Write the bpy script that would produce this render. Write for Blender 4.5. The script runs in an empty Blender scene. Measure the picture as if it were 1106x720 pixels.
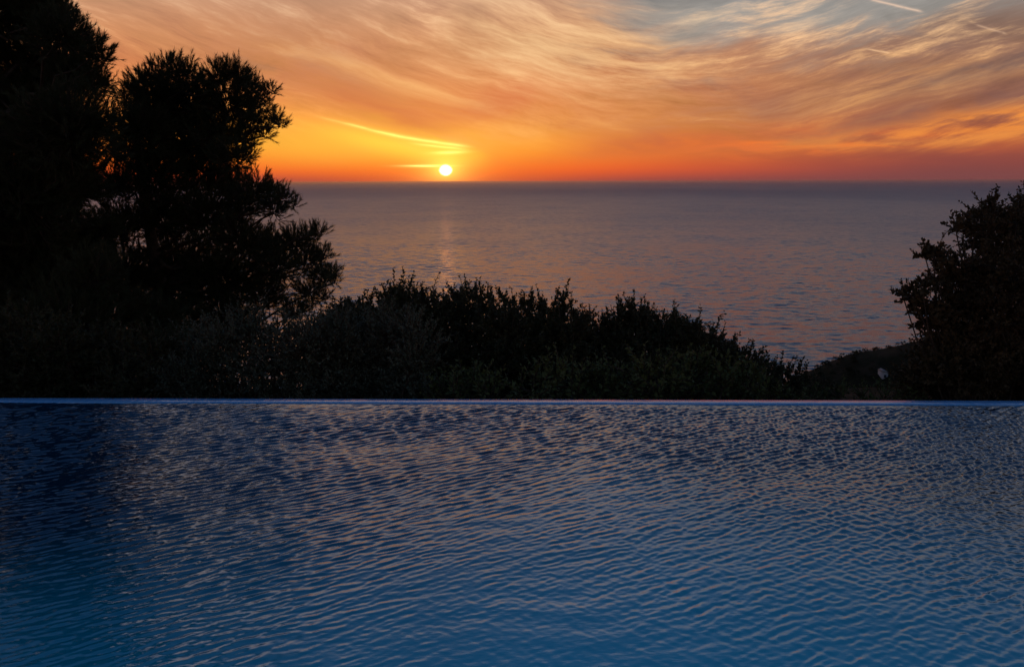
import bpy, math, random
import numpy as np
from mathutils import Vector, Matrix

R = math.radians
C = bpy.context.scene.collection
sc = bpy.context.scene
rng = np.random.default_rng(7)
random.seed(7)

# ------------------------------------------------------------------ camera
F = 868.0                    # focal length in pixels of a 1106 px wide frame
CAM = Vector((0, 0, 1.5))
PITCH = math.atan(164.0 / F)
cam_d = bpy.data.cameras.new("camera")
cam = bpy.data.objects.new("camera", cam_d)
C.objects.link(cam)
cam_d.sensor_width = 36.0
cam_d.lens = 36.0 * F / 1106.0
cam_d.clip_start = 0.1
cam_d.clip_end = 1.0e6
cam.matrix_world = (Matrix.Translation(CAM) @ Matrix.Rotation(R(90) - PITCH, 4, 'X')
                    @ Matrix.Rotation(R(-0.2), 4, 'Z'))
sc.camera = cam
ROT = cam.matrix_world.to_3x3()

def at(px, py, Y):
    """point on the plane y=Y that stands at that place of the view"""
    d = ROT @ Vector((px - 553.0, 360.0 - py, -F))
    return CAM + d * (Y / d.y)

def sz(rpx, Y):
    return rpx * Y / F

# ------------------------------------------------------------------ node helper
class X:
    """tiny expression wrapper round shader sockets"""
    nt = None
    def __init__(s, k): s.k = k
    @staticmethod
    def m(op, *a, clamp=False):
        n = X.nt.nodes.new('ShaderNodeMath'); n.operation = op; n.use_clamp = clamp
        for i, v in enumerate(a):
            if isinstance(v, X): X.nt.links.new(v.k, n.inputs[i])
            else: n.inputs[i].default_value = float(v)
        return X(n.outputs[0])
    def __add__(s, o): return X.m('ADD', s, o)
    def __radd__(s, o): return X.m('ADD', o, s)
    def __sub__(s, o): return X.m('SUBTRACT', s, o)
    def __rsub__(s, o): return X.m('SUBTRACT', o, s)
    def __mul__(s, o): return X.m('MULTIPLY', s, o)
    def __rmul__(s, o): return X.m('MULTIPLY', o, s)
    def __truediv__(s, o): return X.m('DIVIDE', s, o)
    def __neg__(s): return X.m('MULTIPLY', s, -1)
    def pw(s, e): return X.m('POWER', s, e)
    def exp(s): return X.m('EXPONENT', s)
    def clamp(s): return X.m('ADD', s, 0, clamp=True)
    def mx(s, o): return X.m('MAXIMUM', s, o)
    def mn(s, o): return X.m('MINIMUM', s, o)
    def abs(s): return X.m('ABSOLUTE', s)

def smooth(x, a, b):
    n = X.nt.nodes.new('ShaderNodeMapRange'); n.interpolation_type = 'SMOOTHSTEP'
    X.nt.links.new(x.k, n.inputs[0])
    n.inputs[1].default_value = a; n.inputs[2].default_value = b
    return X(n.outputs[0])

def vec(x, y, z=0.0):
    n = X.nt.nodes.new('ShaderNodeCombineXYZ')
    for i, v in enumerate((x, y, z)):
        if isinstance(v, X): X.nt.links.new(v.k, n.inputs[i])
        else: n.inputs[i].default_value = v
    return X(n.outputs[0])

def noise(v, scale, detail=4, rough=0.55, dist=0.0, lac=2.0):
    n = X.nt.nodes.new('ShaderNodeTexNoise')
    X.nt.links.new(v.k, n.inputs['Vector'])
    n.inputs['Scale'].default_value = scale; n.inputs['Detail'].default_value = detail
    n.inputs['Roughness'].default_value = rough; n.inputs['Distortion'].default_value = dist
    n.inputs['Lacunarity'].default_value = lac
    return X(n.outputs[0])

def s2l(c):
    return tuple(((v / 255) / 12.92 if v / 255 <= 0.04045 else ((v / 255 + 0.055) / 1.055) ** 2.4) for v in c)

def ramp(x, stops, scale=1.0, interp='LINEAR'):
    n = X.nt.nodes.new('ShaderNodeValToRGB')
    cr = n.color_ramp; cr.interpolation = interp
    X.nt.links.new((x * (1.0 / scale)).k, n.inputs[0])
    while len(cr.elements) < len(stops): cr.elements.new(0.5)
    for e, (p, c) in zip(cr.elements, stops):
        e.position = p / scale; e.color = (*s2l(c), 1)
    return X(n.outputs[0])

def mixc(f, a, b, mode='MIX'):
    n = X.nt.nodes.new('ShaderNodeMix'); n.data_type = 'RGBA'; n.blend_type = mode
    for s, v in ((0, f), (6, a), (7, b)):
        if isinstance(v, X): X.nt.links.new(v.k, n.inputs[s])
        elif s == 0: n.inputs[0].default_value = v
        else: n.inputs[s].default_value = (*v, 1)
    return X(n.outputs[2])

# ------------------------------------------------------------------ sky
SUN_AZ = math.atan((484.5 - 553) / (F * math.cos(PITCH)))   # a little left of straight ahead
SUN_EL = R(0.78)
w = bpy.data.worlds.new("World"); sc.world = w; w.use_nodes = True
nt = w.node_tree; nt.nodes.clear(); X.nt = nt
out = nt.nodes.new('ShaderNodeOutputWorld'); bg = nt.nodes.new('ShaderNodeBackground')
nt.links.new(bg.outputs[0], out.inputs[0])
sky = nt.nodes.new('ShaderNodeTexSky'); sky.sky_type = 'NISHITA'; sky.sun_disc = False
sky.sun_elevation = SUN_EL; sky.sun_rotation = SUN_AZ
sky.altitude = 100; sky.air_density = 1.3; sky.dust_density = 2.0
tc = nt.nodes.new('ShaderNodeTexCoord')
sp = nt.nodes.new('ShaderNodeSeparateXYZ'); nt.links.new(tc.outputs['Generated'], sp.inputs[0])
dx, dy, dz = (X(sp.outputs[i]) for i in range(3))
az = X.m('ARCTAN2', dx, dy)
el = X.m('ARCSINE', dz)
u = az * 8.68                      # hundreds of pixels, roughly, from straight ahead
v = el.mx(0.0) * 8.68              # the same above the horizon
US, VS = SUN_AZ * 8.68, SUN_EL * 8.68
# high cirrus plane: parallel bands that run towards a point of the horizon a little right of centre
A0 = 0.23
zz = dz.mx(0.0) + 0.075
rx, ry = dx * math.cos(A0) - dy * math.sin(A0), dx * math.sin(A0) + dy * math.cos(A0)
P, Q = rx / zz, ry / zz            # P across the bands, Q along them
wv = vec(P * 0.5, Q * 0.35, 2.0)
w1 = noise(wv, 0.9, 3, 0.5) - 0.5
w2 = noise(vec(u, v * 1.6, 5.0), 0.75, 3, 0.5) - 0.5
phi = v - ((u - 1.9).pw(2.0) + 1.0).pw(0.5) * 0.30
streak = noise(vec(u * 0.50 + w1 * 1.2, phi * 2.6 + w2 * 1.2, 0.0), 1.0, 8, 0.60, 0.35)
fine = noise(vec(u * 1.15 + w1 * 1.2, phi * 8.0 + w2 * 1.8, 7.0), 1.0, 9, 0.70, 0.12)
soft = noise(vec(u * 0.62 + w1 * 1.0, v * 1.9 + w2 * 1.6 + u * 0.10, 3.0), 1.0, 6, 0.55, 0.5)
low = noise(vec(u * 0.9, v * 7.0 + w2 * 1.5, 11.0), 1.0, 5, 0.55, 0.4)

near = ramp(v, [(0, (220, 80, 44)), (0.12, (248, 96, 36)), (0.30, (252, 130, 44)), (0.55, (244, 150, 68)), (0.9, (230, 146, 84)),
                (1.4, (212, 145, 100)), (2.0, (200, 160, 134)), (2.5, (230, 206, 190)), (3.2, (186, 182, 192)), (4.0, (116, 136, 172)), (5.2, (66, 100, 148)),
                (8.0, (38, 72, 120)), (13.6, (40, 62, 104))], 13.6)
far = ramp(v, [(0, (118, 70, 70)), (0.15, (138, 72, 66)), (0.35, (164, 84, 62)), (0.6, (164, 100, 76)), (0.9, (160, 110, 84)),
               (1.4, (142, 114, 100)), (2.0, (126, 122, 122)), (2.5, (176, 172, 172)), (3.2, (148, 158, 178)), (4.0, (98, 122, 158)), (5.2, (60, 92, 136)),
               (8.0, (50, 72, 110)), (13.6, (36, 56, 98))], 13.6)
adist = (u - US).abs()
# left of the sun the warm colours hold longer than right of it
fside = smooth(u - US, 0.5, 5.2).mx(smooth(US - u, 3.0, 9.0))
veil = mixc(fside, near, far)
# open sky between the clouds (Nishita plus the blue-grey dusk behind)
dusk = ramp(v, [(0, (150, 96, 84)), (0.6, (168, 140, 120)), (1.2, (166, 156, 146)), (2.0, (152, 154, 154)), (3.2, (140, 150, 166)), (4.2, (96, 118, 150)),
                (6.0, (56, 82, 124)), (13.6, (36, 58, 104))], 13.6)
nish = nt.nodes.new('ShaderNodeVectorMath'); nish.operation = 'SCALE'
nt.links.new(sky.outputs[0], nish.inputs[0]); nish.inputs['Scale'].default_value = 0.12
open_sky = mixc(0.05, dusk, X(nish.outputs[0]))
# gap of open sky, upper right, and small ones further left
gap = ((-(((u - 2.6) / 1.6).pw(2.0) + ((v - 2.10 + (u - 2.5).abs() * 0.10) / 0.85).pw(2.0))).exp() * 1.5
       + ((-(((u - 5.0) / 1.5).pw(2.0) + ((v - 1.75) / 0.35).pw(2.0))).exp()) * 0.55)
cover = (streak * 2.0 - 0.28 + soft * 0.5 - gap * 0.95)
coverm = smooth(cover, 0.0, 0.75)
coverm = (coverm * smooth(v, -0.1, 1.2) + (1.0 - smooth(v, 0.2, 1.2))).clamp()
col = mixc(coverm, open_sky, veil)
# thin lit wisps and darker bodies of cloud
lit = (smooth(streak * 0.6 + fine * 0.55 + soft * 0.15, 0.64, 0.84)) * smooth(v, 0.12, 0.7)
litcol = ramp(v, [(0, (255, 120, 30)), (0.4, (255, 165, 62)), (0.8, (255, 190, 110)), (1.4, (244, 196, 146)), (2.2, (226, 196, 172)), (3.2, (196, 188, 190)), (4.2, (116, 134, 166)), (9, (44, 78, 124))], 13.6)
col = mixc(lit * (0.62 + smooth(u, -1.5, 0.8) * 0.25), col, litcol)
dark = smooth(soft * 0.7 - streak * 0.45 - fine * 0.35 + 0.4, 0.34, 0.52) * smooth(v, 0.25, 0.9) * (1.0 - (gap * 0.75).mn(0.9))
darkcol = mixc(fside, ramp(v, [(0, (225, 80, 30)), (0.5, (232, 116, 52)), (1.0, (205, 120, 72)), (1.6, (176, 124, 96)), (2.4, (150, 122, 112)), (5, (86, 94, 118)), (9, (50, 70, 105))], 13.6),
               ramp(v, [(0, (124, 68, 66)), (0.5, (140, 84, 74)), (1.0, (126, 92, 82)), (1.6, (112, 98, 96)), (2.4, (98, 100, 108)), (5, (66, 82, 110)), (9, (44, 62, 98))], 13.6))
col = mixc(dark * 0.75, col, darkcol)
tone = 1.0 + ((streak - 0.5) * 0.7 + (fine - 0.5) * (0.45 + smooth(u, -0.5, 1.5) * 0.25) + (soft - 0.5) * 0.9) * smooth(v, 0.12, 0.8)
_n = nt.nodes.new('ShaderNodeVectorMath'); _n.operation = 'SCALE'; nt.links.new(col.k, _n.inputs[0]); nt.links.new(tone.k, _n.inputs['Scale']); col = X(_n.outputs[0])
# red-lit low bank right of the sun, just above the horizon
bank = (-(((v - 0.36) / 0.13).pw(2.0)) - ((u - 2.9) / 1.3).pw(2.0)).exp() * smooth(low, 0.40, 0.62)
col = mixc(bank * 0.85, col, s2l((246, 118, 52)))
bank2 = (-(((v - 0.52 - (u - 4.6) * 0.06) / 0.13).pw(2.0)) - ((u - 4.6) / 1.6).pw(2.0)).exp() * smooth(fine * 0.5 + low * 0.5, 0.42, 0.58)
col = mixc(bank2 * 0.9, col, s2l((250, 150, 62)))
# bright band left of and above the sun
ys = (-(((v - 0.40) / 0.22).pw(2.0)) - ((u - US + 0.8) / 1.75).pw(2.0)).exp()
col = mixc((ys * 0.75).clamp(), col, s2l((255, 196, 66)))
# dull mauve haze that lies on the horizon away from the sun
def uv_at(px, py):
    d = ROT @ Vector((px - 553.0, 360.0 - py, -F)); d.normalize()
    return math.atan2(d.x, d.y) * 8.68, math.asin(d.z) * 8.68
def trail(a, b_, wd, c, st):
    global col
    (ua, va), (ub, vb) = uv_at(*a), uv_at(*b_)
    L = math.hypot(ub - ua, vb - va); tx, ty = (ub - ua) / L, (vb - va) / L
    s_ = ((u - ua) * tx + (v - va) * ty) / L
    p_ = (v - va) * tx - (u - ua) * ty + (fine - 0.5) * wd * 1.5
    k_ = (-((p_.abs() / wd).pw(1.6))).exp() * smooth(s_, -0.05, 0.3) * (1.0 - smooth(s_, 0.88, 1.03)) * st
    k_ = k_ * smooth(noise(vec(u * 9.0, v * 9.0, 3.3), 1.0, 3, 0.5), 0.2, 0.5)
    col = mixc(k_.clamp(), col, s2l(c))
hz = (-((v / 0.075).pw(1.6))).exp() * (1.0 - (-(((u - US) / 1.5).pw(2.0))).exp() * 0.85)
col = mixc(hz * 0.7, col, s2l((128, 72, 72)))
trail((930, -3), (998, 13.5), 0.010, (244, 208, 180), 0.7)
trail((1050, 26), (1088, 37), 0.008, (226, 184, 150), 0.5)
trail((932, 52.5), (962, 57.5), 0.007, (250, 200, 150), 0.75)
def puff(cx, cy, ru, rv, c, st, tilt=0.0, grain=None):
    global col
    (ua, va) = uv_at(cx, cy)
    du = u - ua; dv = v - va - du * tilt + (w2 * 0.25)
    k_ = (-(((du / ru).pw(2.0)) + (dv / rv).pw(2.0))).exp() * st
    if grain is not None: k_ = k_ * grain
    col = mixc(k_.clamp(), col, s2l(c))
G1 = smooth(streak * 0.5 + fine * 0.5, 0.36, 0.62)
G2 = smooth(soft * 0.6 + fine * 0.4, 0.34, 0.60)
puff(400, 112, 1.1, 0.16, (208, 112, 62), 0.75, -0.42, G2)
puff(520, 112, 1.0, 0.20, (216, 122, 74), 0.85, 0.10, G2)
puff(330, 60, 0.9, 0.30, (182, 128, 100), 0.7, -0.2, G2)
puff(690, 118, 1.1, 0.16, (196, 116, 82), 0.8, 0.12, G2)
puff(760, 150, 1.3, 0.13, (196, 98, 62), 0.8, 0.10, G2)
puff(840, 112, 1.2, 0.14, (150, 104, 90), 0.8, 0.16, G2)
puff(1000, 120, 1.3, 0.10, (118, 88, 84), 0.8, 0.20, G2)
puff(1040, 80, 0.9, 0.10, (112, 96, 94), 0.8, 0.22, G2)
puff(590, 50, 1.1, 0.42, (250, 205, 150), 0.8, -0.10, G1)
puff(680, 70, 0.9, 0.22, (240, 190, 135), 0.8, -0.12, G1)
puff(440, 90, 1.2, 0.10, (246, 180, 112), 0.6, -0.25, G1)
puff(560, 140, 1.2, 0.10, (255, 176, 92), 0.7, 0.14, G1)
puff(950, 95, 1.2, 0.16, (236, 168, 104), 0.75, 0.14, G1)
puff(740, 25, 0.30, 0.05, (236, 204, 168), 0.8, 0.12, G1)
puff(868, 27, 0.24, 0.05, (214, 184, 154), 0.6, 0.15, G1)
puff(1010, 148, 1.0, 0.07, (236, 146, 70), 0.9, 0.03, G1)
# the sun-edged rim of the cloud that slopes down to the sun
ul = u - US
vl = 0.385 + (w2 * 0.10) - ul * 0.20 + (ul + 0.55).pw(2.0) * 0.045
ridge = (-(((v - vl).abs() / 0.015).pw(1.5))).exp() * smooth(ul, -1.5, -0.55) * (1.0 - smooth(ul, 0.05, 0.35))
below = (-(((v - vl + 0.10) / 0.11).pw(2.0))).exp() * smooth(ul, -2.2, -0.4) * (1.0 - smooth(ul, 0.0, 0.6))
bar = (-(((v - VS - 0.045).abs() / 0.010).pw(1.6)) - ((ul + 0.22) / 0.22).pw(2.0)).exp()
rn = noise(vec(u * 3.0, v * 10.0, 9.0), 1.0, 4, 0.6)
ridge = ridge * (rn * 1.6 + 0.1) + (-(((v - vl + 0.035 - (ul - 0.1) * 0.03).abs() / 0.012).pw(1.5))).exp() * smooth(ul, -0.45, -0.1) * (1.0 - smooth(ul, 0.05, 0.3)) * 0.7
wisp = (-(((v - 0.30 - ul * 0.03).abs() / 0.016).pw(1.6)) - ((ul - 0.05) / 0.16).pw(2.0)).exp() * 0.6
# glow of the air round the sun
rr = (ul.pw(2.0) + ((v - VS) * 1.5).pw(2.0)).pw(0.5)
g1 = (-(rr / 0.16)).exp()
g2 = (-(rr / 0.75)).exp()
def scol(c, f):
    n = X.nt.nodes.new('ShaderNodeVectorMath'); n.operation = 'SCALE'
    n.inputs[0].default_value = c; X.nt.links.new(f.k, n.inputs['Scale']); return X(n.outputs[0])
def vadd(a, b):
    n = X.nt.nodes.new('ShaderNodeVectorMath'); n.operation = 'ADD'
    X.nt.links.new(a.k, n.inputs[0]); X.nt.links.new(b.k, n.inputs[1]); return X(n.outputs[0])
col = vadd(col, scol((1.0, 0.62, 0.16), ridge * 0.9))
col = vadd(col, scol((0.5, 0.24, 0.02), below * 0.7))
col = vadd(col, scol((1.2, 0.9, 0.25), bar + wisp))
col = vadd(col, scol((1.7, 0.95, 0.15), g1))
col = vadd(col, scol((0.16, 0.06, 0.0), g2))
disc = 1.0 - smooth(((ul * 0.95).pw(2.0) + ((v - VS) * 1.08).pw(2.0)).pw(0.5) + (rn - 0.5) * 0.02, 0.036, 0.074)
col = vadd(col, scol((2.6, 2.4, 1.9), disc))
nt.links.new(col.k, bg.inputs[0]); bg.inputs[1].default_value = 1.0

sun_d = bpy.data.lights.new("sun", 'SUN'); sun_d.energy = 0.002; sun_d.angle = R(0.5)
sun_d.color = (1.0, 0.24, 0.06)
sun = bpy.data.objects.new("sun", sun_d); C.objects.link(sun)
sdir = Vector((math.sin(SUN_AZ) * math.cos(SUN_EL), math.cos(SUN_AZ) * math.cos(SUN_EL), math.sin(SUN_EL)))
sun.rotation_euler = (-sdir).to_track_quat('-Z', 'Y').to_euler()

# ------------------------------------------------------------------ materials
def new_mat(name):
    m = bpy.data.materials.new(name); m.use_nodes = True
    X.nt = m.node_tree
    b = m.node_tree.nodes['Principled BSDF']
    return m, b

def leaf_mat(name, c1, c2, scale=1.5, rough=0.7, spec=0.15):
    m, b = new_mat(name)
    g = m.node_tree.nodes.new('ShaderNodeNewGeometry')
    n = noise(X(g.outputs['Position']), scale, 4, 0.6)
    c = mixc(smooth(n, 0.35, 0.65), c1, c2)
    m.node_tree.links.new(c.k, b.inputs['Base Color'])
    b.inputs['Roughness'].default_value = rough
    b.inputs['Specular IOR Level'].default_value = spec
    return m

M = {}
M['needle'] = leaf_mat('pine_needles', (0.020, 0.028, 0.011), (0.034, 0.040, 0.016), 1.2)
M['leaf_dark'] = leaf_mat('dark_leaves', (0.022, 0.027, 0.011), (0.038, 0.040, 0.018), 2.5)
M['leaf_grey'] = leaf_mat('grey_green_leaves', (0.048, 0.062, 0.040), (0.082, 0.096, 0.064), 2.5)
M['leaf_green'] = leaf_mat('green_leaves', (0.040, 0.054, 0.018), (0.072, 0.084, 0.028), 3.0)
M['leaf_brown'] = leaf_mat('brown_green_leaves', (0.042, 0.030, 0.013), (0.064, 0.042, 0.018), 3.5)
M['scrub'] = leaf_mat('far_scrub_leaves', (0.012, 0.015, 0.007), (0.022, 0.023, 0.011), 0.3, 0.9, 0.03)
M['bark'] = leaf_mat('bark', (0.03, 0.022, 0.016), (0.07, 0.05, 0.035), 9.0, 0.9)

def water(name):
    m, b = new_mat(name)
    b.inputs['IOR'].default_value = 1.333
    b.inputs['Specular IOR Level'].default_value = 0.9
    return m, b

# pool water
m, b = water('pool_water'); M['pool'] = m
b.inputs['IOR'].default_value = 1.52; b.inputs['Specular IOR Level'].default_value = 1.0
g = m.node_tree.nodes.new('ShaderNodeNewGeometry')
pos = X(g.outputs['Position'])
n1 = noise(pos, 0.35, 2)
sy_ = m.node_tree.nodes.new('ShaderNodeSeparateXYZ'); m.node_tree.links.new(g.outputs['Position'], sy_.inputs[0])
body_light = smooth(n1 * 0.8 - X(sy_.outputs[1]) * 0.55 + 1.6 - (X(sy_.outputs[0]) - 0.6).abs() * 0.22, -0.55, 0.95)   # light painted into the water colour: brighter near the terrace, darker far and sideways
c = mixc(body_light, (0.0, 0.022, 0.05), (0.0, 0.38, 0.54))
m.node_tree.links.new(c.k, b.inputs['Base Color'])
b.inputs['Roughness'].default_value = 0.03
mp = m.node_tree.nodes.new('ShaderNodeMapping'); mp.inputs['Rotation'].default_value = (0, 0, R(-40)); mp.inputs['Scale'].default_value = (40, 90, 1)
m.node_tree.links.new(g.outputs['Position'], mp.inputs[0])
n2 = noise(X(mp.outputs[0]), 1.0, 4, 0.55, 0.3)
bp = m.node_tree.nodes.new('ShaderNodeBump'); bp.inputs['Strength'].default_value = 0.5; bp.inputs['Distance'].default_value = 0.0015
m.node_tree.links.new(n2.k, bp.inputs['Height']); m.node_tree.links.new(bp.outputs[0], b.inputs['Normal'])

# sea
m, b = water('sea_water'); M['sea'] = m
g = m.node_tree.nodes.new('ShaderNodeNewGeometry')
s2 = m.node_tree.nodes.new('ShaderNodeSeparateXYZ'); m.node_tree.links.new(g.outputs['Position'], s2.inputs[0])
px_, py_ = X(s2.outputs[0]), X(s2.outputs[1])
rd = (px_.pw(2.0) + py_.pw(2.0)).pw(0.5)
def cnoise(vv, detail, rough, dist):
    n = X.nt.nodes.new('ShaderNodeTexNoise'); X.nt.links.new(vv.k, n.inputs['Vector'])
    n.inputs['Scale'].default_value = 1.0; n.inputs['Detail'].default_value = detail
    n.inputs['Roughness'].default_value = rough; n.inputs['Distortion'].default_value = dist
    q = X.nt.nodes.new('ShaderNodeSeparateXYZ'); X.nt.links.new(n.outputs['Color'], q.inputs[0])
    return X(q.outputs[0]) - 0.5, X(q.outputs[1]) - 0.5
a1, a2 = cnoise(vec(px_ * 0.08, py_ * 0.20), 5, 0.66, 0.4)       # chop of a few metres
b1, b2 = cnoise(vec(px_ * 0.006, py_ * 0.005, 5.0), 5, 0.72, 0.3)  # wind lanes and swell
nrm_ = vec((a1 * 0.9 + b1 * 0.25) * -0.60, (a2 * 1.5 + b2 * 0.42) * -0.90, 1.0)
vn = m.node_tree.nodes.new('ShaderNodeVectorMath'); vn.operation = 'NORMALIZE'
m.node_tree.links.new(nrm_.k, vn.inputs[0]); m.node_tree.links.new(vn.outputs[0], b.inputs['Normal'])
patch = noise(vec(px_ * 0.00035, py_ * 0.00016, 1.0), 1.0, 4, 0.55, 0.8)
rgh = 0.22 + smooth(rd, 300, 2500) * 0.12 + smooth(rd, 1500, 9000) * 0.14 + (patch - 0.5) * 0.16
m.node_tree.links.new(rgh.k, b.inputs['Roughness'])
b.inputs['Base Color'].default_value = (0.024, 0.095, 0.150, 1); b.inputs['Specular IOR Level'].default_value = 0.28

# earth
m, b = new_mat('hillside_scrub'); M['earth'] = m
g = m.node_tree.nodes.new('ShaderNodeNewGeometry'); pos = X(g.outputs['Position'])
n1 = noise(pos, 0.10, 8, 0.65); n2 = noise(pos, 0.6, 6, 0.7)
c = mixc(smooth(n1, 0.42, 0.62), (0.010, 0.012, 0.006), (0.028, 0.022, 0.015))
c = mixc(smooth(n2, 0.45, 0.65) * 0.7, c, (0.02, 0.023, 0.010))
m.node_tree.links.new(c.k, b.inputs['Base Color']); b.inputs['Roughness'].default_value = 0.95; b.inputs['Specular IOR Level'].default_value = 0.05
bp = m.node_tree.nodes.new('ShaderNodeBump'); bp.inputs['Distance'].default_value = 0.8
m.node_tree.links.new((n1 + n2).k, bp.inputs['Height']); m.node_tree.links.new(bp.outputs[0], b.inputs['Normal'])

# tile of the overflow edge: wet pale blue mosaic
m, b = new_mat('wet_blue_tile'); M['tile'] = m
g = m.node_tree.nodes.new('ShaderNodeNewGeometry')
br = m.node_tree.nodes.new('ShaderNodeTexBrick'); br.offset = 0.0
br.inputs['Scale'].default_value = 1.0; br.inputs['Brick Width'].default_value = 0.05; br.inputs['Row Height'].default_value = 0.05
br.inputs['Mortar Size'].default_value = 0.002
br.inputs['Color1'].default_value = (0.06, 0.26, 0.52, 1); br.inputs['Color2'].default_value = (0.08, 0.30, 0.58, 1)
br.inputs['Mortar'].default_value = (0.2, 0.4, 0.6, 1)
m.node_tree.links.new(g.outputs['Position'], br.inputs['Vector'])
m.node_tree.links.new(br.outputs[0], b.inputs['Base Color'])
b.inputs['Roughness'].default_value = 0.14; b.inputs['IOR'].default_value = 1.4
n1 = noise(X(g.outputs['Position']), 14.0, 4, 0.6)
bp = m.node_tree.nodes.new('ShaderNodeBump'); bp.inputs['Distance'].default_value = 0.004
m.node_tree.links.new(n1.k, bp.inputs['Height']); m.node_tree.links.new(bp.outputs[0], b.inputs['Normal'])
m, b = new_mat('stone_deck'); M['stone'] = m
g = m.node_tree.nodes.new('ShaderNodeNewGeometry')
n1 = noise(X(g.outputs['Position']), 3.0, 6, 0.6)
c = mixc(n1, (0.28, 0.26, 0.23), (0.40, 0.37, 0.33)); m.node_tree.links.new(c.k, b.inputs['Base Color']); b.inputs['Roughness'].default_value = 0.8
def flat_mat(name, c, r=0.8):
    m, b = new_mat(name)
    g = m.node_tree.nodes.new('ShaderNodeNewGeometry')
    n1 = noise(X(g.outputs['Position']), 1.2, 5, 0.6)
    cc = mixc(n1, tuple(x * 0.85 for x in c), c); m.node_tree.links.new(cc.k, b.inputs['Base Color']); b.inputs['Roughness'].default_value = r
    return m
M['plaster'] = flat_mat('pale_plaster', (0.3, 0.3, 0.31)); M['rooftile'] = flat_mat('grey_roof', (0.20, 0.19, 0.19))
M['glass'] = flat_mat('dark_pane', (0.02, 0.03, 0.04), 0.1)

# ------------------------------------------------------------------ mesh helpers
def link_mesh(name, V, Fc, mat, parent=None, smooth_=False, loc=None):
    """V (n,3) array, Fc list of arrays (k,3) or (k,4)"""
    me = bpy.data.meshes.new(name)
    V = np.asarray(V, np.float32)
    Fs = [np.asarray(f, np.int32) for f in (Fc if isinstance(Fc, list) else [Fc]) if len(f)]
    nl = sum(f.size for f in Fs); nf = sum(len(f) for f in Fs)
    me.vertices.add(len(V)); me.loops.add(nl); me.polygons.add(nf)
    me.vertices.foreach_set('co', V.ravel())
    me.loops.foreach_set('vertex_index', np.concatenate([f.ravel() for f in Fs]))
    tot = np.concatenate([np.full(len(f), f.shape[1], np.int32) for f in Fs])
    st = np.concatenate([[0], np.cumsum(tot)[:-1]]).astype(np.int32)
    me.polygons.foreach_set('loop_start', st)
    if smooth_: me.polygons.foreach_set('use_smooth', np.ones(nf, bool))
    me.update(calc_edges=True)
    if isinstance(mat, str): mat = M[mat]
    me.materials.append(mat)
    o = bpy.data.objects.new(name, me); C.objects.link(o)
    if parent: o.parent = parent
    if loc is not None: o.location = loc
    return o

def tag(o, label=None, cat=None, group=None, kind=None):
    if label: o['label'] = label
    if cat: o['category'] = cat
    if group: o['group'] = group
    if kind: o['kind'] = kind
    return o

def thing(name, label, cat, loc=(0, 0, 0), group=None):
    o = bpy.data.objects.new(name, None); C.objects.link(o); o.location = loc
    o.empty_display_size = 0.2
    return tag(o, label, cat, group)

class Geo:
    def __init__(s): s.V, s.T, s.Q, s.n = [], [], [], 0
    def add(s, V, T=None, Q=None):
        V = np.asarray(V, float).reshape(-1, 3)
        if T is not None: s.T.append(np.asarray(T, int) + s.n)
        if Q is not None: s.Q.append(np.asarray(Q, int) + s.n)
        s.V.append(V); s.n += len(V)
    def tube(s, pts, rad, seg=6):
        pts = np.asarray(pts, float); k = len(pts)
        rad = np.asarray(rad, float) * np.ones(k)
        d = np.gradient(pts, axis=0); d /= np.linalg.norm(d, axis=1)[:, None] + 1e-9
        ref = np.array([0.31, 0.17, 0.93]) if abs(d[0, 2]) < 0.9 else np.array([1.0, 0.1, 0.0])
        a = np.cross(d, ref); a /= np.linalg.norm(a, axis=1)[:, None] + 1e-9
        b_ = np.cross(d, a)
        t = np.arange(seg) * 2 * np.pi / seg
        ring = pts[:, None] + rad[:, None, None] * (np.cos(t)[None, :, None] * a[:, None] + np.sin(t)[None, :, None] * b_[:, None])
        i = np.arange(k - 1)[:, None] * seg; j = np.arange(seg)[None]; j2 = (j + 1) % seg
        q = np.stack([i + j, i + j2, i + seg + j2, i + seg + j], -1).reshape(-1, 4)
        base = s.n
        s.add(ring.reshape(-1, 3), Q=q)
        c0 = s.n
        s.add(pts[[0, -1]])
        T = [[base + jj2, base + jj, c0] for jj, jj2 in zip(range(seg), [(x + 1) % seg for x in range(seg)])]
        e = base + (k - 1) * seg
        T += [[e + jj, e + (jj + 1) % seg, c0 + 1] for jj in range(seg)]
        s.T.append(np.array(T))
    def box(s, lo, hi):
        x0, y0, z0 = lo; x1, y1, z1 = hi
        s.add([[x0, y0, z0], [x1, y0, z0], [x1, y1, z0], [x0, y1, z0], [x0, y0, z1], [x1, y0, z1], [x1, y1, z1], [x0, y1, z1]],
              Q=[[3, 2, 1, 0], [4, 5, 6, 7], [0, 1, 5, 4], [1, 2, 6, 5], [2, 3, 7, 6], [3, 0, 4, 7]])
    def obj(s, name, mat, parent=None, smooth_=False):
        V = np.concatenate(s.V)
        if parent is not None: V = V - np.array(parent.location)
        Fs = []
        if s.T: Fs.append(np.concatenate(s.T))
        if s.Q: Fs.append(np.concatenate(s.Q))
        return link_mesh(name, V, Fs, mat, parent, smooth_)

def unit(a): return a / (np.linalg.norm(a, axis=-1, keepdims=True) + 1e-9)

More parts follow.
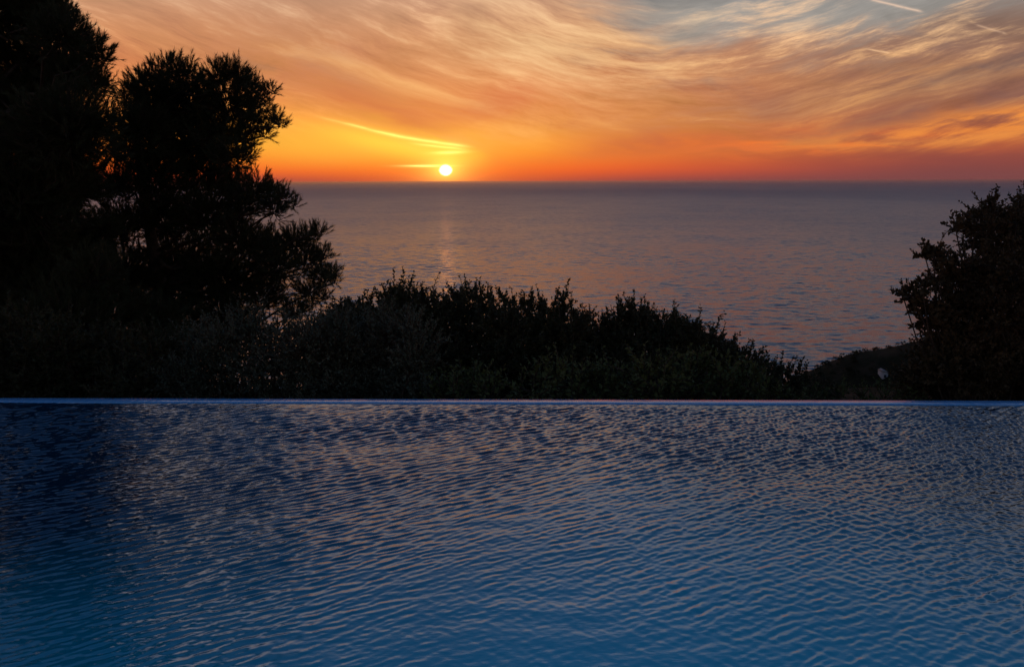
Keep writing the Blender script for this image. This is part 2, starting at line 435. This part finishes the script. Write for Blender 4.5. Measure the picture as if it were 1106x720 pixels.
def blades(base, direc, length, width, r, diamond=False, roll=None):
    """many thin leaves: base (n,3), direc (n,3) unit, length (n,), width (n,)"""
    n = len(base)
    side = unit(np.cross(direc, r.normal(size=(n, 3))))
    L = length[:, None]; W = width[:, None]
    if not diamond:
        V = np.stack([base - side * W / 2, base + side * W / 2, base + direc * L], 1)
        T = np.arange(n * 3).reshape(-1, 3)
        return V.reshape(-1, 3), T, None
    nrm = np.cross(direc, side)
    mid = base + direc * L * 0.45
    V = np.stack([base, mid + side * W / 2 + nrm * W * 0.18, base + direc * L, mid - side * W / 2 + nrm * W * 0.18], 1)
    T = np.stack([np.arange(n) * 4 + k for k in (0, 1, 2, 0, 2, 3)], -1).reshape(-1, 3)
    return V.reshape(-1, 3), T, None

def curve(p0, p1, sag, n=6, r=None, wob=0.0):
    t = np.linspace(0, 1, n)[:, None]
    p = p0 * (1 - t) + p1 * t
    p[:, 2] += -sag * 4 * t[:, 0] * (1 - t[:, 0])
    if r is not None and wob: p[1:-1] += r.normal(size=(n - 2, 3)) * wob
    return p

# ------------------------------------------------------------------ terrain
SEA_Z = -98.5
def hash2(ix, iy):
    h = np.sin(ix * 127.1 + iy * 311.7) * 43758.5453
    return h - np.floor(h)
def vnoise(x, y):
    ix, iy = np.floor(x), np.floor(y); fx, fy = x - ix, y - iy
    fx = fx * fx * (3 - 2 * fx); fy = fy * fy * (3 - 2 * fy)
    a = hash2(ix, iy) * (1 - fx) + hash2(ix + 1, iy) * fx
    b_ = hash2(ix, iy + 1) * (1 - fx) + hash2(ix + 1, iy + 1) * fx
    return a * (1 - fy) + b_ * fy
def fbm(x, y, o=4):
    s = 0; a = 0.5
    for k in range(o): s = s + a * vnoise(x * 2 ** k + 17 * k, y * 2 ** k); a *= 0.5
    return s
def ground(x, y):
    x = np.asarray(x, float); y = np.asarray(y, float)
    z = -1.6 - 0.253 * np.maximum(y - 6.0, 0)
    z = z + (fbm(x * 0.05 + 3, y * 0.05) - 0.5) * np.clip((y - 8) / 15, 0, 1) * 3 - 1.2 * np.clip((y - 8) / 15, 0, 1)
    # headland to the right: crest line falls towards the sea
    t = np.clip((x - 152) / 250.0, -0.4, 1.5)
    ridge_y = 392 - 0.30 * (x - 152)
    crest = SEA_Z + 2.5 + 72 * (1 - np.exp(-2.0 * np.maximum(t, 0))) + 60 * np.minimum(t, 0)
    wdt = 60 + 60 * np.clip(t, 0, 1)
    hd = (crest - (SEA_Z - 25)) * np.exp(-((y - ridge_y) / wdt) ** 2) + (SEA_Z - 25)
    hd = hd + (fbm(x * 0.03, y * 0.03 + 9) - 0.5) * 15 * np.clip((x - 140) / 70, 0, 1)
    k = 8.0
    return np.maximum(z, hd)
ys_ = np.concatenate([np.linspace(5.75, 40, 70), np.linspace(41, 620, 200)])
xs_ = np.linspace(-420, 520, 330)
# finer columns near the middle
xs_ = np.sign(xs_) * np.abs(xs_ / 520) ** 1.5 * 520
GX, GY = np.meshgrid(xs_, ys_)
GZ = ground(GX, GY)
nx, ny = len(xs_), len(ys_)
ii = (np.arange(ny - 1)[:, None] * nx + np.arange(nx - 1)[None]).ravel()
hill = link_mesh('hillside', np.stack([GX, GY, GZ], -1).reshape(-1, 3), [np.stack([ii, ii + 1, ii + nx + 1, ii + nx], -1)], 'earth', smooth_=True)
tag(hill, 'dark scrubby hillside falling from the pool to the sea', kind='structure')

# ------------------------------------------------------------------ sea
rad = np.concatenate([[0], np.geomspace(60, 1.48e5, 60)])
seg = 180
an = np.arange(seg) * 2 * np.pi / seg
V = np.concatenate([[[0, 0, SEA_Z]], np.stack([np.outer(rad[1:], np.cos(an)), np.outer(rad[1:], np.sin(an)), np.full((len(rad) - 1, seg), SEA_Z)], -1).reshape(-1, 3)])
j = np.arange(seg); j2 = (j + 1) % seg
T = np.stack([np.zeros(seg, int), 1 + j, 1 + j2], -1)
i = (np.arange(len(rad) - 2)[:, None] * seg + 1)
Q = np.stack([i + j, i + seg + j, i + seg + j2, i + j2], -1).reshape(-1, 4)
sea = link_mesh('sea', V, [T, Q], 'sea')
tag(sea, 'calm grey violet sea reaching to the horizon under the sunset', kind='structure')

# ------------------------------------------------------------------ pool
EDGE = R(-1.35)
# the pool is built in its own frame: edge along local x at local y=0, water on the near side
e0 = at(553, 436.5, 1.0) - CAM
e0 = CAM + e0 * (1.5 / -e0.z)       # where the water meets the rim, straight ahead
PM = Matrix.Translation((0, e0.y, 0)) @ Matrix.Rotation(EDGE, 4, 'Z')
def wave_field(xx, yy):
    r = np.random.default_rng(11)
    z = np.zeros_like(xx)
    def train(n, lam0, lam1, dir0, spread, slope):
        out = np.zeros_like(xx)
        for _ in range(n):
            lam = lam0 * (lam1 / lam0) ** r.random()
            th = R(dir0) + r.normal() * R(spread)
            k = 2 * np.pi / lam
            out += (1 / k) * np.cos(k * (np.cos(th) * xx + np.sin(th) * yy) + r.random() * 6.28)
        return out * slope * math.sqrt(2.0 / n)
    wx = xx + 0.10 * np.sin(yy * 1.3 + 0.5 * xx) ; wy = yy + 0.08 * np.sin(xx * 1.1 + 1)
    env = fbm(xx * 0.8 + 5, yy * 1.0 + 2, 3)
    env2 = fbm(xx * 0.6 + 15, yy * 0.7 + 22, 3)
    z += train(80, 0.024, 0.070, 124, 12, 0.235) * np.clip((env - 0.20) * 3.2, 0.2, 1.5)
    z += train(50, 0.024, 0.065, 98, 28, 0.075) * np.clip((env2 - 0.15) * 2.2, 0.2, 1.3)
    z += train(36, 0.026, 0.075, 50, 14, 0.12) * np.clip(0.25 + 0.28 * (xx + 0.3), 0.15, 1.1) * (0.2 + 1.5 * env2)
    z += train(14, 0.5, 1.4, 110, 30, 0.015)
    z += train(20, 0.12, 0.26, 118, 22, 0.035) * np.clip(1.6 - 1.6 * env, 0.2, 1.2)
    return z
t_ = np.linspace(0, 1, 690)
ys2 = -(3.45 * (t_ * 1.18 - 0.18 * t_ ** 2))          # rows, closer together near the terrace
ys2 = np.concatenate([ys2, np.linspace(3.45, 4.4, 60)[1:] * -1])
nd_, no_ = 1700, 90
sd_ = np.linspace(-1, 1, nd_)
XX = np.zeros((len(ys2), nd_ + 2 * no_)); YY = np.repeat(ys2[:, None], XX.shape[1], 1)
for q, y_ in enumerate(ys2):
    w_ = max(4.25 - 0.72 * abs(y_), 1.2)
    XX[q] = np.concatenate([np.linspace(-10, -w_, no_, endpoint=False), sd_ * w_, np.linspace(w_, 10, no_ + 1)[1:]])
ZZ = wave_field(XX, YY)
fade = np.clip(-YY / 0.12, 0, 1)
ZZ = ZZ * (0.3 + 0.7 * fade) * (1.12 - 0.74 * np.clip(-YY / 3.2, 0, 1))
nx, ny = XX.shape[1], XX.shape[0]
ii = (np.arange(ny - 1)[:, None] * nx + np.arange(nx - 1)[None]).ravel()
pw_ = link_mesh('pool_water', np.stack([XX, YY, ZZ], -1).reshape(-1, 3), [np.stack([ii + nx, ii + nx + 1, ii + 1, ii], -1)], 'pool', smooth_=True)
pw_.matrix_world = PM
tag(pw_, 'rippled blue water of the infinity pool', kind='structure')

# overflow rim: a narrow wet tiled wall top, its outer face drops to the slope
rim = thing('overflow_wall', 'narrow wet blue tiled overflow wall along the far side of the pool', 'pool wall')
rim.matrix_world = PM
gm = Geo()
prof = [(0.0, -0.9), (0.0, -0.004), (0.006, 0.004), (0.016, 0.007), (0.108, 0.006), (0.117, 0.001), (0.120, -0.012), (0.120, -0.9)]
k = len(prof); nxr = 81
xr = np.linspace(-10.2, 10.2, nxr)
V = np.array([[x, y + 0.0, z] for x in xr for (y, z) in prof])
i = np.arange(nxr - 1)[:, None] * k; j = np.arange(k - 1)[None]
Q = np.stack([i + j, i + j + 1, i + k + j + 1, i + k + j], -1).reshape(-1, 4)[:, ::-1]
cap = link_mesh('tiled_rim', V, [Q], 'tile', rim, True)
gm = Geo(); gm.box((-10.2, 0.122, -3.0), (10.2, 0.24, -0.35))
ow = gm.obj('outer_face', 'stone'); ow.parent = rim

# deck the photographer stands on
gm = Geo(); gm.box((-14, -7.0, -0.6), (14, -4.4, 0.10))
dk = gm.obj('terrace', 'stone'); dk.matrix_world = PM; tag(dk, 'stone terrace at the near end of the pool', kind='structure')
gm = Geo(); gm.box((-10.2, -4.4, -1.6), (10.2, 0.0, -1.4)); gm.box((-10.4, -4.4, -1.6), (-10.0, 0.24, 0.1)); gm.box((10.0, -4.4, -1.6), (10.4, 0.24, 0.1))
bs = gm.obj('pool_basin', 'tile'); bs.matrix_world = PM; tag(bs, 'blue tiled basin of the pool', kind='structure')
# ------------------------------------------------------------------ pines
def pine(label, base_px, Y, clumps, seed, top=None, group=None, dens=0.42, trunk_r=0.22):
    r = np.random.default_rng(seed)
    bx = at(base_px, 400, Y).x
    bz = float(ground(bx, Y))
    root = thing('pine_tree', label, 'pine tree', (bx, Y, bz), group)
    cs = []
    for c in clumps:
        px, py, rp = c[:3]; dd = c[3] if len(c) > 3 else r.uniform(-1.6, 1.6)
        p = np.array(at(px, py, Y + dd)); cs.append((p, sz(rp, Y), rp))
    ztop = max(p[2] for p, _, _ in cs)
    txy = top if top else (bx, Y)
    n = 12; t = np.linspace(0, 1, n)
    tp = np.stack([bx + (txy[0] - bx) * t + 0.18 * np.sin(t * 7 + seed), Y + 0.12 * np.cos(t * 6), bz - 0.3 + (ztop - bz + 0.1) * t], -1)
    g = Geo(); g.tube(tp, trunk_r * (1 - t) ** 0.8 + 0.035, 9)
    needles = Geo()
    NB, ND, NL, NW = [], [], [], []
    for p, rm, rp in cs:
        # limb from the trunk to the clump
        hz_ = np.hypot(p[0] - bx, p[1] - Y)
        za = np.clip(p[2] - r.uniform(0.0, 0.6) * hz_ - 0.2, bz + 1.0, ztop)
        ti = np.clip((za - tp[0, 2]) / (tp[-1, 2] - tp[0, 2]), 0.05, 0.97)
        a = np.array([np.interp(ti, t, tp[:, q]) for q in range(3)])
        pts = curve(a, p - np.array([0, 0, rm * 0.2]), r.uniform(-0.05, 0.10) * hz_, 8, r, 0.10)
        g.tube(pts, np.linspace(0.02 + 0.02 * rm + 0.006 * hz_, 0.012, 8), 6)
        N = int(dens * rp * rp) + 8
        d = unit(r.normal(size=(N, 3)))
        rad_ = rm * (r.random(N) ** 0.42 + (r.random(N) < 0.10) * 0.18)
        lump = 1 + 0.25 * np.sin(d[:, 0] * 5 + seed) * np.cos(d[:, 2] * 6 + rp)
        cen = p + d * (rad_ * lump)[:, None] * np.array([1, 1.0, 0.82])
        ax = unit(d * 0.8 + np.array([0, 0, 0.75]) + r.normal(size=(N, 3)) * 0.35)
        ln = r.uniform(0.12, 0.27, N)
        # twigs
        for q in range(0, N, 2):
            g.tube([p + (cen[q] - p) * 0.35, cen[q], cen[q] + ax[q] * ln[q]], [0.012, 0.007, 0.004], 3)
        K = 46
        tt = r.uniform(0.05, 1.0, (N, K))
        base = cen[:, None] + ax[:, None] * (ln[:, None] * tt)[..., None]
        side = unit(np.cross(ax[:, None], r.normal(size=(N, K, 3))))
        sp_ = r.uniform(0.45, 1.15, (N, K))[..., None] * (1.0 - 0.5 * tt[..., None])
        nd = unit(ax[:, None] + side * sp_)
        NB.append(base.reshape(-1, 3)); ND.append(nd.reshape(-1, 3))
        NL.append(r.uniform(0.06, 0.12, N * K)); NW.append(np.full(N * K, 0.0072))
    V, T, _ = blades(np.concatenate(NB), np.concatenate(ND), np.concatenate(NL), np.concatenate(NW), r)
    needles.add(V, T)
    g.obj('trunk', 'bark', root, True)
    needles.obj('crown', 'needle', root)
    return root

pine('big black pine at the far left, its crown cut by the top of the frame', 18, 15.0, [
    (60, -160, 48), (110, -215, 48), (150, -270, 45), (80, -290, 55), (170, -190, 40), (215, -240, 42), (120, -140, 34), (-30, -330, 45), (-60, -270, 55), (0, -270, 50), (-90, -200, 60), (10, -200, 55), (-30, -140, 60), (30, -110, 45), (-100, -100, 70), (-20, -60, 60), (20, -25, 40), (0, 15, 50), (45, 5, 28), (60, 22, 18), (64, 42, 24), (88, 46, 17), (103, 56, 11), (112, 66, 8),  # clumps above the frame are added, unseen, to darken the pool's reflection
    (50, 75, 48), (82, 86, 28), (104, 92, 13), (20, 130, 70), (72, 140, 48), (96, 150, 16), (60, 185, 48),
    (20, 215, 60), (84, 205, 26), (-55, 60, 70), (-90, 160, 80), (-60, 240, 80), (20, 285, 62), (75, 270, 46), (110, 250, 20), (60, 330, 55), (-40, 350, 70)],
    3, trunk_r=0.3)
pine('dark pine with tiered limbs reaching out over the sea, right of the far left one', 178, 18.0, [
    (140, 100, 9), (152, 90, 14), (168, 82, 12), (184, 72, 10), (194, 82, 14), (165, 112, 30), (205, 105, 30), (236, 84, 15), (252, 80, 12), (262, 88, 12),
    (272, 100, 14), (245, 112, 28), (293, 98, 6), (283, 116, 12), (270, 132, 18), (296, 130, 9), (303, 136, 5), (286, 146, 7), (262, 152, 14),
    (150, 140, 30), (190, 145, 42), (232, 148, 30), (138, 165, 20), (250, 172, 18), (268, 168, 7), (215, 185, 34), (165, 190, 34), (128, 200, 24), (246, 200, 24),
    (275, 204, 16), (294, 207, 12), (308, 215, 8), (318, 221, 4), (262, 222, 20), (296, 228, 12), (225, 232, 34), (178, 235, 38), (130, 245, 30),
    (258, 262, 30), (290, 268, 24), (318, 262, 18), (335, 256, 10), (345, 252, 6), (300, 290, 24), (332, 282, 18), (350, 276, 8), (348, 300, 13), (358, 294, 6), (362, 304, 4),
    (335, 316, 16), (320, 338, 14), (350, 322, 7), (240, 300, 40), (190, 290, 44), (135, 300, 42), (285, 320, 26), (180, 335, 40), (240, 345, 34)],
    5, trunk_r=0.2, dens=0.50)
pine('low dark pine filling the shade under the two tall ones', 110, 13.0, [
    (20, 360, 55), (75, 350, 45), (120, 345, 40), (165, 350, 35), (60, 400, 50), (130, 395, 45), (-40, 400, 60), (0, 310, 40), (190, 385, 28), (100, 300, 30)],
    9, trunk_r=0.16, dens=0.26)

# ------------------------------------------------------------------ broad-leaved shrubs
def shrub(label, name, cat, Y, clumps, seed, mat, sprigs=(), leaf=0.052, lw_=0.55, dens=0.11, group=None, up=0.5, slen=(0.12, 0.28), K=28, dsp=0.45, base=None, stem=0.03):
    """clumps (px, py, r px) are masses of leafy shoots; sprigs (px, py tip, length px) are single shoots that stick out"""
    r = np.random.default_rng(seed)
    cx = sum(c[0] for c in clumps) / len(clumps)
    bx = at(base if base else cx, 420, Y).x; bz = float(ground(bx, Y))
    root = thing(name, label, cat, (bx, Y, bz), group)
    g = Geo(); lv = Geo()
    SB, SA, SL = [], [], []
    cs = [(np.array(at(c[0], c[1], Y + (c[3] if len(c) > 3 else r.uniform(-dsp, dsp)))), sz(c[2], Y), c[2]) for c in clumps]
    for p, rm, rp in cs:
        a = np.array([bx + r.normal() * 0.12, Y + r.normal() * 0.12, bz - 0.1])
        pts = curve(a, p, -0.05, 7, r, 0.03)
        g.tube(pts, np.linspace(stem, 0.006, 7), 5)
        N = int(dens * rp * rp) + 6
        d = unit(r.normal(size=(N, 3)))
        cen = p + d * (rm * r.random(N) ** 0.45)[:, None]
        ax = unit(d * 0.5 + np.array([0, 0, up]) + r.normal(size=(N, 3)) * 0.30)
        SB.append(cen); SA.append(ax); SL.append(r.uniform(*slen, N))
        for q in range(0, N, 3):
            g.tube([p + (cen[q] - p) * 0.2, cen[q]], [0.007, 0.004], 3)
    for (px, py, lp) in sprigs:
        tip = np.array(at(px, py, Y + r.uniform(-0.3, 0.3))); L = sz(lp, Y)
        lean = np.array([r.normal() * 0.18, r.normal() * 0.18, 1.0]); lean /= np.linalg.norm(lean)
        b0 = tip - lean * L
        SB.append(b0[None]); SA.append(lean[None]); SL.append(np.array([L]))
        for q in range(6):       # side shoots
            s0 = b0 + lean * L * r.uniform(0.1, 0.6)
            sa = unit(lean + r.normal(size=3) * 0.55)
            SB.append(s0[None]); SA.append(sa[None]); SL.append(np.array([L * r.uniform(0.2, 0.45)]))
    SB, SA, SL = np.concatenate(SB), np.concatenate(SA), np.concatenate(SL)
    LB, LD, LL = [], [], []
    for b0, a0, l0 in zip(SB, SA, SL):
        bend = r.normal(size=3) * 0.12 * l0
        n_ = max(6, int(K * l0 / 0.27))
        t = np.linspace(0.05, 1.0, n_) + r.normal(size=n_) * 0.02
        P_ = b0 + np.outer(t, a0 * l0) + np.outer(t * t, bend)
        g.tube(b0 + np.outer([0, 0.5, 1], a0 * l0) + np.outer([0, .25, 1], bend), [0.005, 0.004, 0.002], 3)
        sd = unit(np.cross(a0, r.normal(size=(n_, 3))))
        LB.append(P_); LD.append(unit(sd * r.uniform(0.5, 1.1, (n_, 1)) + a0 * r.uniform(0.3, 1.0, (n_, 1))))
        LL.append(leaf * r.uniform(0.6, 1.25, n_) * (1.1 - 0.45 * t))
    LL = np.concatenate(LL)
    V, T, _ = blades(np.concatenate(LB), np.concatenate(LD), LL, LL * lw_, r, True)
    lv.add(V, T)
    g.obj('stems', 'bark', root)
    lv.obj('foliage', mat, root)
    return root

# the row of dark shrubs whose tops stand against the sea (left to right)
def row(cx, w_, ytop, ybot=442, n=9, seed=0):
    r = np.random.default_rng(seed); out = []
    for q in range(n):
        x = cx + (q / (n - 1) - 0.5) * w_
        rr_ = r.uniform(15, 24); yb=1
        edge = abs(q / (n - 1) - 0.5) * 2
        yy = ytop + rr_ * 0.75 + edge ** 2 * 14
        while yy < ybot:
            out.append((x + r.uniform(-8, 8), yy, rr_)); yy += rr_ * 1.25; rr_ = r.uniform(19, 28)
    return out
S = [
 ('shrub', 'dark shrub close against the lower limb of the tiered pine', 9.6, row(378, 60, 334, seed=1, n=5), [(365, 324, 22), (376, 318, 20), (396, 315, 26), (402, 314, 22), (388, 322, 20), (352, 338, 16)]),
 ('shrub', 'dark rounded shrub with a bushy top, left of the sun in the sea row', 9.2, row(438, 74, 318, seed=2, n=6), [(424, 305, 26), (434, 304, 26), (448, 306, 26), (440, 312, 20), (410, 318, 18), (455, 309, 20), (468, 312, 20)]),
 ('shrub', 'broad dark shrub below the sun with two low feathery tops', 9.4, row(512, 80, 322, seed=3, n=6), [(490, 312, 22), (502, 308, 22), (520, 304, 26), (528, 308, 22), (538, 309, 20), (545, 313, 18), (482, 316, 18)]),
 ('shrub', 'dark shrub carrying the single tallest sprig of the row', 9.1, row(582, 62, 332, seed=4, n=5), [(610, 301, 44), (606, 312, 34), (600, 322, 26), (572, 312, 24), (562, 317, 20), (586, 320, 20), (614, 318, 28)]),
 ('shrub', 'low dark shrub in the dip between two spiky ones', 9.8, row(638, 44, 350, seed=5, n=4), [(630, 332, 20), (640, 330, 22), (652, 338, 18), (622, 336, 16)]),
 ('shrub', 'dark shrub with a pair of tall spiky shoots right of the dip', 9.2, row(688, 56, 338, seed=6, n=5), [(678, 313, 42), (673, 326, 30), (697, 322, 34), (700, 330, 24), (684, 334, 20), (712, 336, 18)]),
 ('shrub', 'dark shrub with three pointed shoots where the row starts to drop', 9.0, row(740, 54, 354, seed=7, n=5), [(729, 330, 34), (726, 340, 26), (753, 344, 26), (738, 350, 18), (765, 356, 20)]),
 ('shrub', 'shorter dark shrub on the falling part of the row', 8.9, row(790, 52, 382, seed=8, n=5), [(771, 355, 26), (790, 366, 26), (797, 372, 18), (806, 374, 20), (779, 366, 18)]),
 ('shrub', 'small dark shrub next to last in the falling row', 9.1, row(834, 46, 402, seed=9, n=5), [(820, 386, 18), (829, 387, 20), (844, 392, 18), (852, 396, 16), (838, 392, 16)]),
 ('shrub', 'lowest dark shrub at the right end of the row, beside the headland', 9.3, row(874, 40, 420, seed=10, n=5), [(866, 399, 18), (860, 405, 14), (880, 408, 14), (892, 412, 12), (900, 414, 12)]),
]
for i_, (nm, lb, Y, cl, spg) in enumerate(S):
    shrub(lb, nm, 'shrub', Y, cl, 100 + i_, 'leaf_dark', spg, group='dark shrubs along the drop behind the pool')

# paler grey-green bushes in front, left of centre
shrub('grey green bush in front of the low pine, left one of the two', 'bush', 'bush', 8.0,
      [(215, 378, 26), (245, 372, 26), (275, 368, 26), (305, 372, 24), (228, 402, 28), (262, 400, 28), (298, 398, 28), (200, 412, 22), (240, 424, 26), (285, 426, 26), (215, 436, 24), (262, 438, 24), (305, 438, 24)], 201, 'leaf_grey',
      [(205, 360, 20), (225, 352, 22), (250, 346, 22), (270, 344, 20), (290, 348, 22), (312, 350, 20)], leaf=0.040, lw_=0.45, dens=0.15, group='grey green bushes by the pool wall')
shrub('wide grey green bush beneath the shrub left of the sun, beside the pool wall', 'bush', 'bush', 7.6,
      [(330, 376, 26), (360, 372, 26), (392, 366, 26), (425, 362, 26), (452, 370, 20), (340, 404, 28), (376, 400, 28), (412, 396, 28), (446, 400, 24), (320, 420, 20), (360, 422, 22), (400, 426, 24), (440, 428, 24), (340, 440, 24), (382, 440, 24), (425, 440, 24)], 202, 'leaf_grey',
      [(330, 352, 20), (352, 348, 20), (376, 344, 22), (398, 340, 24), (420, 336, 24), (440, 342, 22)], leaf=0.040, lw_=0.45, dens=0.15, group='grey green bushes by the pool wall')
# low green growth close behind the wall
LOWP = [
 ('low green plant with broad leaves just behind the wall under the sun', 505, 414, 24),
 ('small green plant behind the wall, straight below the tallest sprig', 600, 408, 24),
 ('leafy green plant behind the wall below the low shrub in the dip', 648, 412, 24),
 ('yellowish green plant behind the wall under the pair of spiky shoots', 706, 404, 28),
 ('green plant with upright shoots under the start of the falling row', 755, 400, 26),
 ('little green plant under the shorter shrub of the falling row', 808, 412, 22),
]
for i_, (lb, x, y, rp) in enumerate(LOWP):
    shrub(lb, 'low_plant', 'plant', 7.2, [(x, y + 8, rp), (x - rp, y + 16, rp * .8), (x + rp, y + 16, rp * .8), (x, y + 24, rp)], 300 + i_, 'leaf_green',
          [(x - 8, y - 18, 20), (x + 6, y - 22, 24), (x + 18, y - 8, 16)], leaf=0.06, lw_=0.5, dens=0.04, group='low green plants behind the pool wall', K=16)
# long low yellow-green mat at the right, in front of the headland
shrub('flat yellow green ground shrub in front of the headland', 'spreading_shrub', 'shrub', 7.6,
      [(880, 432, 14), (905, 430, 14), (930, 430, 14), (955, 431, 14), (985, 432, 14), (855, 433, 13)], 330, 'leaf_green',
      [], leaf=0.04, lw_=0.45, dens=0.10, slen=(0.06, 0.14), K=30)
# fill behind left trees
shrub('black shrub under the big far left pine, by the pool wall', 'shrub', 'shrub', 8.4,
      [(0, 400, 40), (50, 405, 35), (95, 408, 32), (140, 408, 32), (180, 412, 30), (30, 432, 34), (85, 434, 30), (140, 434, 30), (190, 436, 26), (-50, 400, 40), (20, 370, 35), (70, 378, 32), (120, 384, 30), (165, 386, 26)], 340, 'leaf_dark', [(160, 352, 20), (130, 350, 20)], group='dark shrubs along the drop behind the pool')

# big bush at the right edge
shrub('tall brown green bush filling the right edge of the view', 'large_bush', 'bush', 8.2,
      [(1070, 224, 6), (1056, 234, 6), (1098, 240, 13), (1116, 236, 24), (1075, 245, 20), (1058, 266, 13), (1100, 256, 30), (1074, 280, 22), (1048, 302, 14), (1036, 290, 13), (1030, 318, 13), (1030, 350, 16), (1066, 252, 12), (1130, 290, 40),
       (1092, 300, 34), (1056, 318, 24), (1034, 338, 13), (1120, 340, 38), (1078, 345, 34), (1046, 356, 24), (1020, 366, 14), (1100, 390, 38), (1060, 390, 34), (1026, 392, 28),
       (1000, 398, 14), (1008, 384, 13), (994, 410, 18), (1040, 420, 28), (1090, 425, 34), (1010, 425, 22), (985, 424, 14), (1150, 400, 45), (1160, 330, 40), (1145, 250, 30)], 401, 'leaf_brown',
      [(1068, 206, 26), (1072, 212, 20), (1056, 219, 18), (1050, 225, 16)],
      leaf=0.048, lw_=0.62, dens=0.14, up=0.35, slen=(0.10, 0.24), K=30, dsp=0.5)
shrub('leafy sapling with separate round leaves, left side of the tall right bush', 'sapling', 'sapling', 7.9,
      [(1008, 276, 8), (1018, 284, 10), (1000, 280, 5), (1012, 298, 9), (1024, 304, 12), (996, 312, 7), (984, 318, 7), (974, 316, 5), (1002, 328, 10), (1014, 340, 12), (998, 344, 8), (990, 334, 6), (1012, 356, 10), (1026, 330, 10), (1032, 246, 5), (1040, 250, 8)], 402, 'leaf_brown',
      [], leaf=0.062, lw_=0.7, dens=0.12, up=0.4, slen=(0.07, 0.16), K=26, dsp=0.15, base=1085, stem=0.010)

# ------------------------------------------------------------------ far house on the headland
def ray_ground(px, py):
    d = ROT @ Vector((px - 553.0, 360.0 - py, -F)); d.normalize()
    for s_ in np.arange(60, 700, 1.0):
        p = CAM + d * s_
        if p.z <= float(ground(p.x, p.y)): return p
    return CAM + d * 320
hp = ray_ground(956, 409)
hs = thing('house', 'tiny pale house on the headland slope beside the tall right bush', 'house', (hp.x, hp.y, hp.z - 0.3))
gm = Geo(); gm.box((hp.x - 1.3, hp.y, hp.z - 2.5), (hp.x + 1.3, hp.y + 5, hp.z + 3.2)); gm.obj('wall', 'plaster', hs)
gm = Geo()
gm.add([[hp.x - 1.6, hp.y - .3, hp.z + 3.2], [hp.x + 1.6, hp.y - .3, hp.z + 3.2], [hp.x + 1.6, hp.y + 5.3, hp.z + 3.2], [hp.x - 1.6, hp.y + 5.3, hp.z + 3.2], [hp.x, hp.y - .3, hp.z + 4.0], [hp.x, hp.y + 5.3, hp.z + 4.0]],
       T=[[0, 1, 4], [2, 3, 5]], Q=[[1, 2, 5, 4], [3, 0, 4, 5], [3, 2, 1, 0]])
gm.obj('roof', 'rooftile', hs)
gm = Geo(); gm.box((hp.x - .7, hp.y - .05, hp.z + .6), (hp.x + .4, hp.y - .003, hp.z + 2.0)); gm.obj('window', 'glass', hs)

# scrub clumps over the far headland
r = np.random.default_rng(55)
N = 5200
sx = r.uniform(130, 430, N); sy = r.uniform(190, 470, N); szv = ground(sx, sy)
ok = (szv > SEA_Z + 1.5) & (vnoise(sx * 0.06, sy * 0.06) + r.normal(size=N) * .15 > 0.42)
ok &= np.hypot(sx - hp.x, sy - hp.y) > 6
sx, sy, szv = sx[ok], sy[ok], szv[ok]
n = len(sx); K = 40
cen = np.stack([sx, sy, szv + 0.3], -1); rs = r.uniform(0.4, 1.7, n)
d = unit(r.normal(size=(n, K, 3))); d[..., 2] = np.abs(d[..., 2]) * 0.8
bpos = cen[:, None] + d * rs[:, None, None] * r.uniform(0.6, 1.0, (n, K, 1))
V, T, _ = blades(bpos.reshape(-1, 3), unit(d + r.normal(size=d.shape) * 0.7).reshape(-1, 3), np.repeat(rs * 0.5, K), np.repeat(rs * 0.3, K), r, True)
scr = link_mesh('scrub', V, [T], 'scrub'); tag(scr, 'low dark scrub covering the far headland', 'scrub', kind='stuff')

# ------------------------------------------------------------------ air over the sea
g = Geo(); HB = 150000.0
g.box((-HB, -HB, -128.0), (HB, HB, 14.0))
m = bpy.data.materials.new('sea_air'); m.use_nodes = True; n_ = m.node_tree.nodes
n_.remove(n_['Principled BSDF'])
pv = n_.new('ShaderNodeVolumePrincipled'); pv.inputs['Density'].default_value = 2.2e-5
pv.inputs['Color'].default_value = (0.80, 0.74, 1.0, 1); pv.inputs['Anisotropy'].default_value = 0.93
m.node_tree.links.new(pv.outputs[0], n_['Material Output'].inputs['Volume'])
hz_o = g.obj('haze', m); tag(hz_o, 'thin evening haze over the sea', kind='stuff')

# ------------------------------------------------------------------ render settings
sc.view_settings.view_transform = 'Standard'; sc.view_settings.look = 'None'
sc.view_settings.exposure = 0.0; sc.view_settings.gamma = 1.0; sc.view_settings.use_curve_mapping = False
sc.cycles.max_bounces = 6; sc.cycles.diffuse_bounces = 2; sc.cycles.glossy_bounces = 4; sc.cycles.transparent_max_bounces = 8
sc.cycles.use_denoising = True
sc.cycles.sample_clamp_indirect = 4.0
